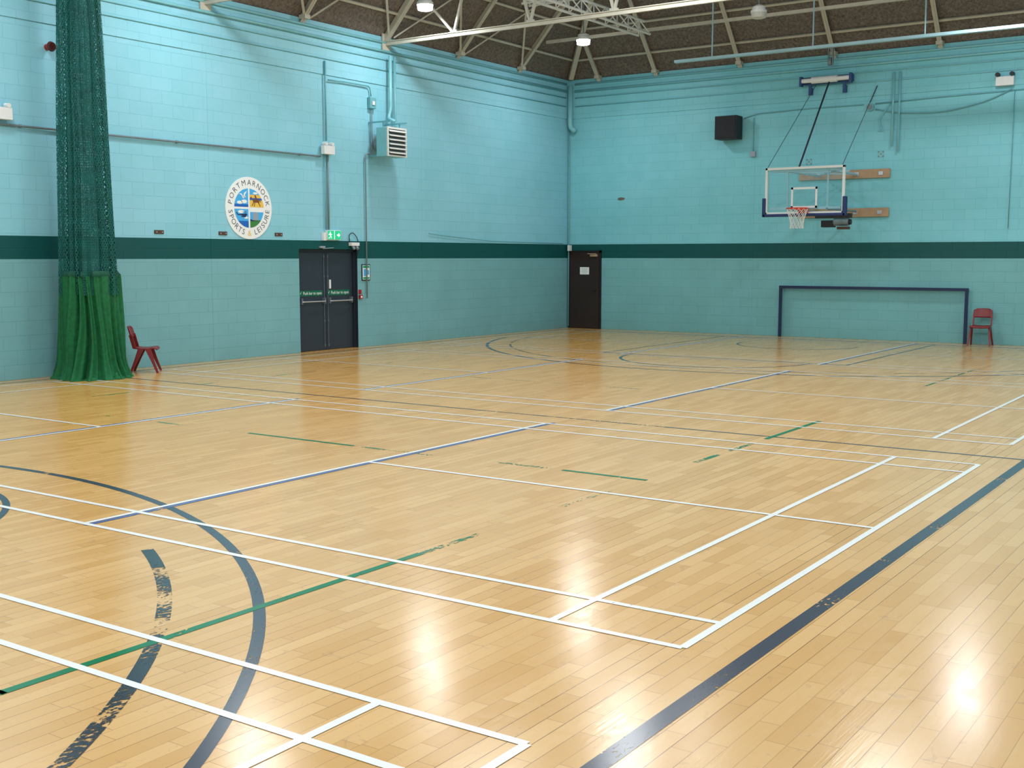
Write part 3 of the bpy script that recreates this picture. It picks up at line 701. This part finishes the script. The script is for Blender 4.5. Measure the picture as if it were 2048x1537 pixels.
for k in range(NS):
    for sg in (-1,1):
        pts=[]
        for j,(r,dz) in enumerate(lev):
            a=2*math.pi*(k+sg*j*.5)/NS; pts.append((RX+r*math.cos(a),RYc+r*math.sin(a),RZ-.01-dz))
        tube(bm,pts,.0045,5)
fin('net',bm,M_net,rim,bs)
for zz in (3.76,2.93):
    for xx in (6.85,7.75): cyl('support_arm',(xx,by+.03,zz),(xx,-.061,zz),.025,M_grey if zz<3 else M_bluetray,e,bs,10)
bm=bmesh.new()
bar(bm,(6.45,by+.06,3.76),(8.05,by+.06,3.76),.05,.05); bar(bm,(6.45,by+.06,2.95),(8.05,by+.06,2.95),.05,.05)
for xx in (6.85,7.75): bar(bm,(xx,by+.06,2.95),(xx,by+.06,3.76),.03,.03,up=(1,0,0))
bar(bm,(6.5,by+.06,3.76),(7.75,-.1,3.76),.03,.03); bar(bm,(8.0,by+.06,3.76),(6.85,-.1,3.76),.03,.03)
bar(bm,(6.55,-1.3,3.76),(8.0,-1.3,3.76),.03,.03)
fin('support_frame',bm,M_bluetray,e,bs)
for z0,z1 in ((3.67,3.87),(2.80,3.0)):
    mp=boxobj('mounting_plank',(6.38,-.06,z0),(8.5,-.0205,z1),M_wood,e,bs,.004)
    for xx in (6.85,7.75,8.3): boxobj('plank_bracket',(xx-.05,-.075,z0+.06),(xx+.05,-.0605,z1-.06),M_silver,mp,bs)
mo=boxobj('drive_motor',(7.35,-1.2,2.55),(7.62,-.98,2.70),M_black,e,bs,.01)
bm=bmesh.new(); tube(bm,[(7.62,-1.1,2.66),(7.95,-1.1,2.66)],.085,14); fin('motor_barrel',bm,M_grey,mo,bs)
cyl('motor_cap',(7.951,-1.1,2.66),(8.0,-1.1,2.66),.06,M_black,mo,bs,14)
bm=bmesh.new(); bar(bm,(7.2,-1.1,2.80),(8.0,-1.1,2.80),.14,.10); fin('motor_bracket',bm,M_black,mo,bs)
boxobj('motor_gearbox',(7.72,-1.22,2.5),(7.95,-1.0,2.56),M_rust,mo,bs,.005)
barobj('lifting_strap',(7.15,-.36,5.84),(7.1,by+.05,3.84),.008,.04,M_strap,e,bs,up=(1,0,0))
tubeobj('stay_cable',[(6.85,-.36,5.8),(6.4,by,3.85)],.006,M_strap,e,bs); tubeobj('stay_cable',[(8.1,-.05,5.6),(8.08,by,3.85)],.006,M_strap,e,bs)
bs=(7.0,-.1,5.85); e=thing('hoist_winch','grey cylinder hoist winch on blue bracket below eaves','winch',bs)
M_wb2=simple('blue_painted_bracket',(30,66,124),.4)
boxobj('back_plate',(6.42,-.17,5.84),(7.64,-.11,6.0),M_wb2,e,bs,.004)
for a,b in (((6.42,-.3,5.80),(6.47,-.171,6.02)),((7.58,-.3,5.80),(7.63,-.171,6.02)),((6.6,-.13,5.62),(6.66,-.021,5.77)),((7.4,-.13,5.62),(7.46,-.021,5.77)),((6.6,-.169,5.6),(6.66,-.131,5.84)),((7.4,-.169,5.6),(7.46,-.131,5.84))): boxobj('bracket_leg',a,b,M_wb2,e,bs)
bm=bmesh.new(); tube(bm,[(6.47,-.25,5.92),(6.7,-.25,5.92),(6.7001,-.25,5.92),(7.3,-.25,5.92),(7.3001,-.25,5.92),(7.58,-.25,5.92)],.06,14,radii=[.05,.05,.075,.075,.05,.05]); fin('drum',bm,M_wpl,e,bs)
bs=(7.15,-.3,6.25); e=thing('pulley_block','grey steel pulley block hanging below roof rafter','pulley',bs)
cyl('pulley_wheel',(7.12,-.3,6.3),(7.18,-.3,6.3),.09,M_grey,e,bs,14)
for xx in (7.09,7.19): boxobj('pulley_cheek',(xx,-.33,6.22),(xx+.02,-.27,6.62),M_grey,e,bs)

# other end wall services
bs=(8.0,-.03,5.25); o=thing('junction_box','round grey junction box where cables meet','junction box',bs)
cyl('box_body',(8.0,-.001,5.25),(8.0,-.06,5.25),.09,M_tealdk,o,bs,14); cyl('box_lid',(8.0,-.061,5.25),(8.0,-.07,5.25),.06,M_grey,o,bs,14)
pipe([(8.12,-.03,5.2),(8.6,-.03,5.08),(9.6,-.03,5.02),(10.5,-.03,5.2),(11.0,-.05,5.42)],.013,M_tealdk,'slack turquoise cable sagging to emergency light','cable','wall_cable',rad=.4)
pipe([(8.12,-.03,5.32),(9.4,-.02,5.36),(12.5,-.02,5.42)],.013,M_tealdk,'taut turquoise cable along the upper wall','cable','wall_cable')
pipe([(8.0,-.04,5.36),(8.15,-.04,5.72)],.009,M_strap,'short dark cable rising to small bracket','cable','wall_cable')
pipe([(8.52,-.07,5.98),(8.52,-.07,4.35)],.022,M_teal,'slim turquoise vertical pipe','pipe')
pipe([(8.66,-.07,5.98),(8.66,-.07,4.22)],.022,M_teal,'slim turquoise vertical pipe beside its twin','pipe')
pipe([(8.45,-.035,5.3),(8.2,-.03,4.95),(8.3,-.03,4.7),(8.2,-.03,4.72)],.014,M_teal,'curled turquoise cable end hanging on wall','cable','wall_cable')
for xx,zz in ((8.27,4.2),(6.6,4.1)):
    bs=(xx,-.001,zz); o=thing('bolt_plate','small grey bolted fixing plate on turquoise wall','bracket',bs,'bolted fixing plates')
    boxobj('plate',(xx-.065,-.008,zz-.065),(xx+.065,-.001,zz+.065),M_teal,o,bs,.003)
    for dx,dz in ((-.05,-.05),(.05,-.05),(-.05,.05),(.05,.05),(0,0)): cyl('bolt',(xx+dx,-.008,zz+dz),(xx+dx,-.02,zz+dz),.017,M_grey,o,bs,8)
bs=(5.22,-.021,4.28); o=thing('wall_socket','small grey socket box with cable above','socket',bs)
boxobj('socket_box',(5.15,-.07,4.28),(5.28,-.005,4.41),M_lgrey,o,bs,.006)
tubeobj('socket_cable',[(5.215,-.025,4.41),(5.215,-.025,5.2)],.008,M_tealdk,o,bs)
bm=bmesh.new()
bm.faces.new([bm.verts.new(p) for p in [(1.5,-.004,3.36),(1.6,-.004,3.34),(1.7,-.004,3.36),(1.72,-.004,3.40),(1.62,-.004,3.42),(1.52,-.004,3.41)]])
struct(fin('trim_4',bm,simple('chipped_block',(120,112,104),.9,0,.4,40),None))
pipe([(11.05,-.04,5.4),(11.05,-.04,4.3),(11.04,-.04,2.5)],.008,M_tealdk,'thin turquoise cable hanging down blockwork','cable','wall_cable')

# ---------------------------------------------------------------- roof steel
def rafter(p0,p1,up,foot):
    bm=bmesh.new(); o=Vector((0,0,-.13)); o2=Vector((0,0,-.06))
    bar(bm,Vector(p0)+o,Vector(p1)+o,.10,.02,up=up); bar(bm,Vector(p0)+o2,Vector(p1)+o2,.02,.14,up=up)
    b=(p0[0],p0[1],p0[2]-.1)
    r=fin('roof_rafter',bm,M_steel,None,b); mark(r,'cream painted steel roof rafter sloping up from wall','rafter','roof rafters')
    f0,f1=foot; boxobj('foot_bracket',f0,f1,M_steel,r,b)
for x in (.95,2.6,4.85,7.15,9.5,11.8,14.1):
    d1=3.0 if x>3 else x
    rafter((x,-.02,ZT),(x,-d1,ZT+K*d1),(0,1,1),((x-.07,-.2,ZT-.04),(x+.07,-.031,ZT-.02+.06)))
for y in (-2.4,-4.9,-9.9,-14.8,-19.7,-24.6):
    d1=min(3.0,-y)
    rafter((.02,y,ZT),(d1,y,ZT+K*d1),(-1,0,1),((.031,y-.07,ZT-.04),(.2,y+.07,ZT+.04)))
bm=bmesh.new(); bar(bm,(.16,-.16,ZT+.03),(3,-3,ZT+3*K-.15),.12,.12); o=fin('hip_rafter',bm,M_steel,None,(.16,-.16,ZT)); mark(o,'cream steel hip rafter rising from wall corner','rafter')
for d in (.42,1.0):
    z=ZT+K*d-.04
    bm=bmesh.new(); bar(bm,(d,-d,z),(W-d,-d,z),.05,.04,up=(0,1,1)); o=fin('roof_purlin',bm,M_steel,None,(d,-d,z)); mark(o,'slim cream steel purlin under brown roof slabs','purlin','roof purlins')
    bm=bmesh.new(); bar(bm,(d,-d,z),(d,YB+d,z),.05,.04,up=(-1,0,1)); o=fin('roof_purlin',bm,M_steel,None,(d,-d,z)); mark(o,'slim cream steel purlin under brown roof slabs','purlin','roof purlins')
for y0 in (-2.4,-4.9,-7.4,-9.9,-12.3,-14.8):
    for a,b in ((y0,y0-2.3),(y0-2.35,y0-.1)):
        bm=bmesh.new(); bar(bm,(.12,a,ZT+.0),(1.9,b,ZT+1.9*K-.12),.045,.03)
        o=fin('roof_brace',bm,M_steel,None,(.12,a,ZT)); mark(o,'slim cream diagonal steel brace under roof lining','brace','roof braces')
def truss(y):
    zb=6.36; bs=(0.1,y,zb); e=thing('roof_truss','cream steel lattice roof truss spanning the hall','truss',bs,'roof trusses')
    bm=bmesh.new(); bar(bm,(.04,y,zb),(W-.04,y,zb),.05,.08); bar(bm,(.04,y,zb+.04),(W-.04,y,zb+.04),.10,.016); bc=fin('bottom_chord',bm,M_steel,e,bs)
    bm=bmesh.new(); bar(bm,(.04,y,ZT-.05),(3.0,y,ZT+3*K-.12),.12,.11); bar(bm,(3.0,y,ZT+3*K-.12),(W-3,y,ZT+3*K-.12),.12,.11); bar(bm,(W-.04,y,ZT-.05),(W-3,y,ZT+3*K-.12),.12,.11); fin('top_chord',bm,M_steel,e,bs)
    def top(x): return ZT-.1+K*min(x,3.0,W-x)
    nodes=[1.85+1.85*i for i in range(8)]
    for x in nodes:
        for dx in (-.95,.9):
            tx=x+dx; barobj('web_member',(x,y,zb+.03),(tx,y,top(tx)-.03),.05,.045,M_steel,e,bs)
        boxobj('gusset_plate',(x-.08,y-.03,zb+.02),(x+.08,y+.03,zb+.09),M_steel,bc,bs)
    boxobj('end_plate',(.034,y-.12,zb-.14),(.06,y+.12,zb+.2),M_steel,e,bs)
for y in (-7.42,-12.3): truss(y)
def lattice(p,q,h,label,n):
    p=Vector(p);q=Vector(q);e=thing('lattice_girder',label,'girder',p,'light lattice girders')
    up=Vector((0,0,h)); side=(q-p).normalized().cross(Vector((0,0,1)))*h*.5
    for nm,o in (('top_chord',up),('bottom_chord',side),('bottom_chord',-side)):
        bm=bmesh.new(); tube(bm,[p+o,q+o],.028,6); fin(nm,bm,M_whitesteel,e,p)
    for s in (1,-1):
        bm=bmesh.new(); pts=[]
        for i in range(n+1):
            b=p.lerp(q,i/n); pts.append(b+(up if i%2 else side*s))
        for a,b in zip(pts,pts[1:]): tube(bm,[a,b],.014,6)
        fin('lattice_web',bm,M_whitesteel,e,p)
lattice((3.5,-11.0,6.95),(3.5,-2.4,6.95),.3,'white triangular lattice girder tying the roof trusses',34)
lattice((1.9,-4.9,7.38),(14.5,-4.9,7.38),.28,'white light lattice girder crossing below the roof',50)
bm=bmesh.new(); bar(bm,(.75,-2.25,7.08),(W-.8,-2.25,7.08),.06,.07); o=fin('roof_tie_beam',bm,M_steel,None,(.75,-2.25,7.08)); mark(o,'cream steel tie beam parallel to the end wall','beam')
bs=(4.3,-2.4,6.28); e=thing('cable_tray','pale blue steel cable tray suspended on thin rods','cable tray',bs)
bm=bmesh.new(); abox(bm,(4.3,-2.46,6.24),(W-.1,-2.34,6.255)); abox(bm,(4.3,-2.46,6.255),(W-.1,-2.45,6.30)); abox(bm,(4.3,-2.35,6.255),(W-.1,-2.34,6.30)); fin('tray',bm,M_bluetray,e,bs)
for x in (5.2,7.5,9.8,12.1,14.4): cyl('hanger_rod',(x,-2.4,6.25),(x,-2.4,ZT+2.4*K-.02),.016,M_bluetray,e,bs,6)

# ---------------------------------------------------------------- high bay lamps and added roof fill
def lamp(x,y,z,lit,label):
    bs=(x,y,z); e=thing('high_bay_lamp',label,'lamp',bs,'high bay ceiling lamps')
    bm=bmesh.new(); tube(bm,[(x,y,z+.05),(x,y,z+.10),(x,y,z+.1001),(x,y,z+.17),(x,y,z+.21)],.15,24,radii=[.165,.165,.14,.13,.06]); fin('housing',bm,M_wpl,e,bs)
    bm=bmesh.new(); tube(bm,[(x,y,z-.06),(x,y,z-.045),(x,y,z+.049)],.15,24,radii=[.10,.145,.158]); fin('lens',bm,M_lens if lit else M_lensoff,e,bs)
    d=min(x,-y,3.0); zt=ZT+K*d-.02
    cyl('suspension_rod',(x,y,z+.2),(x,y,zt),.012,M_grey,e,bs,6)
lamp(2.3,-3.1,6.8,True,'lit white high bay lamp hanging near wall corner')
lamp(1.65,-8.1,6.8,True,'lit white high bay lamp hanging beside roof truss')
lamp(6.8,-3.65,6.8,False,'unlit white high bay lamp hanging below roof')
lamp(11.3,-3.25,6.8,True,'lit white high bay lamp above the goal end')
def area(x,y,z,pw,r=.3):
    l=bpy.data.lights.new('high_bay_light','AREA'); l.shape='DISK'; l.size=r; l.energy=pw; l.color=(.95,.98,1.0)
    o=bpy.data.objects.new('high_bay_light',l); o.location=(x,y,z); COL.objects.link(o)
def pt(x,y,z,pw,r=.25):
    l=bpy.data.lights.new('added_roof_fill','POINT'); l.shadow_soft_size=r; l.energy=pw; l.color=(.96,.98,1.0)
    o=bpy.data.objects.new('added_roof_fill',l); o.location=(x,y,z); COL.objects.link(o)
PW=112
for xi,x in enumerate((2.1,6.8,11.3,15.6)):
    for yi,y in enumerate((-3.2,-8.9,-13.4,-17.9,-22.8,-27.6)):
        if (xi,yi)==(1,0): continue
        if (xi,yi)==(0,0): area(2.3,-3.1,6.735,80); continue
        if (xi,yi)==(0,1): area(1.65,-8.1,6.735,70); continue
        if (xi,yi)==(2,0): area(11.3,-3.25,6.735,85); continue
        area(x,y,7.0,PW,.7)
for x,y in ((6.8,-6.0),(11.3,-6.5),(5.0,-10.0),(11,-13),(5,-17),(11,-21),(5,-25)):  # added point lights without fixtures, imitate lamp uplight to brighten the roof
    pt(x,y,8.0,78,.4)

w=bpy.data.worlds.new('World'); S.world=w; w.use_nodes=True
w.node_tree.nodes['Background'].inputs[0].default_value=(.8,.9,1,1); w.node_tree.nodes['Background'].inputs[1].default_value=.3

# ---------------------------------------------------------------- camera
cam=bpy.data.cameras.new('camera'); co=bpy.data.objects.new('camera',cam); COL.objects.link(co)
cam.sensor_fit='HORIZONTAL'; cam.sensor_width=36; cam.lens=2332/2048*36
co.location=(16.49,-26.72,1.9); co.rotation_euler=(math.radians(90)-math.atan(255/2332),0,math.radians(34.41))
cam.clip_start=.05; cam.clip_end=200
S.camera=co
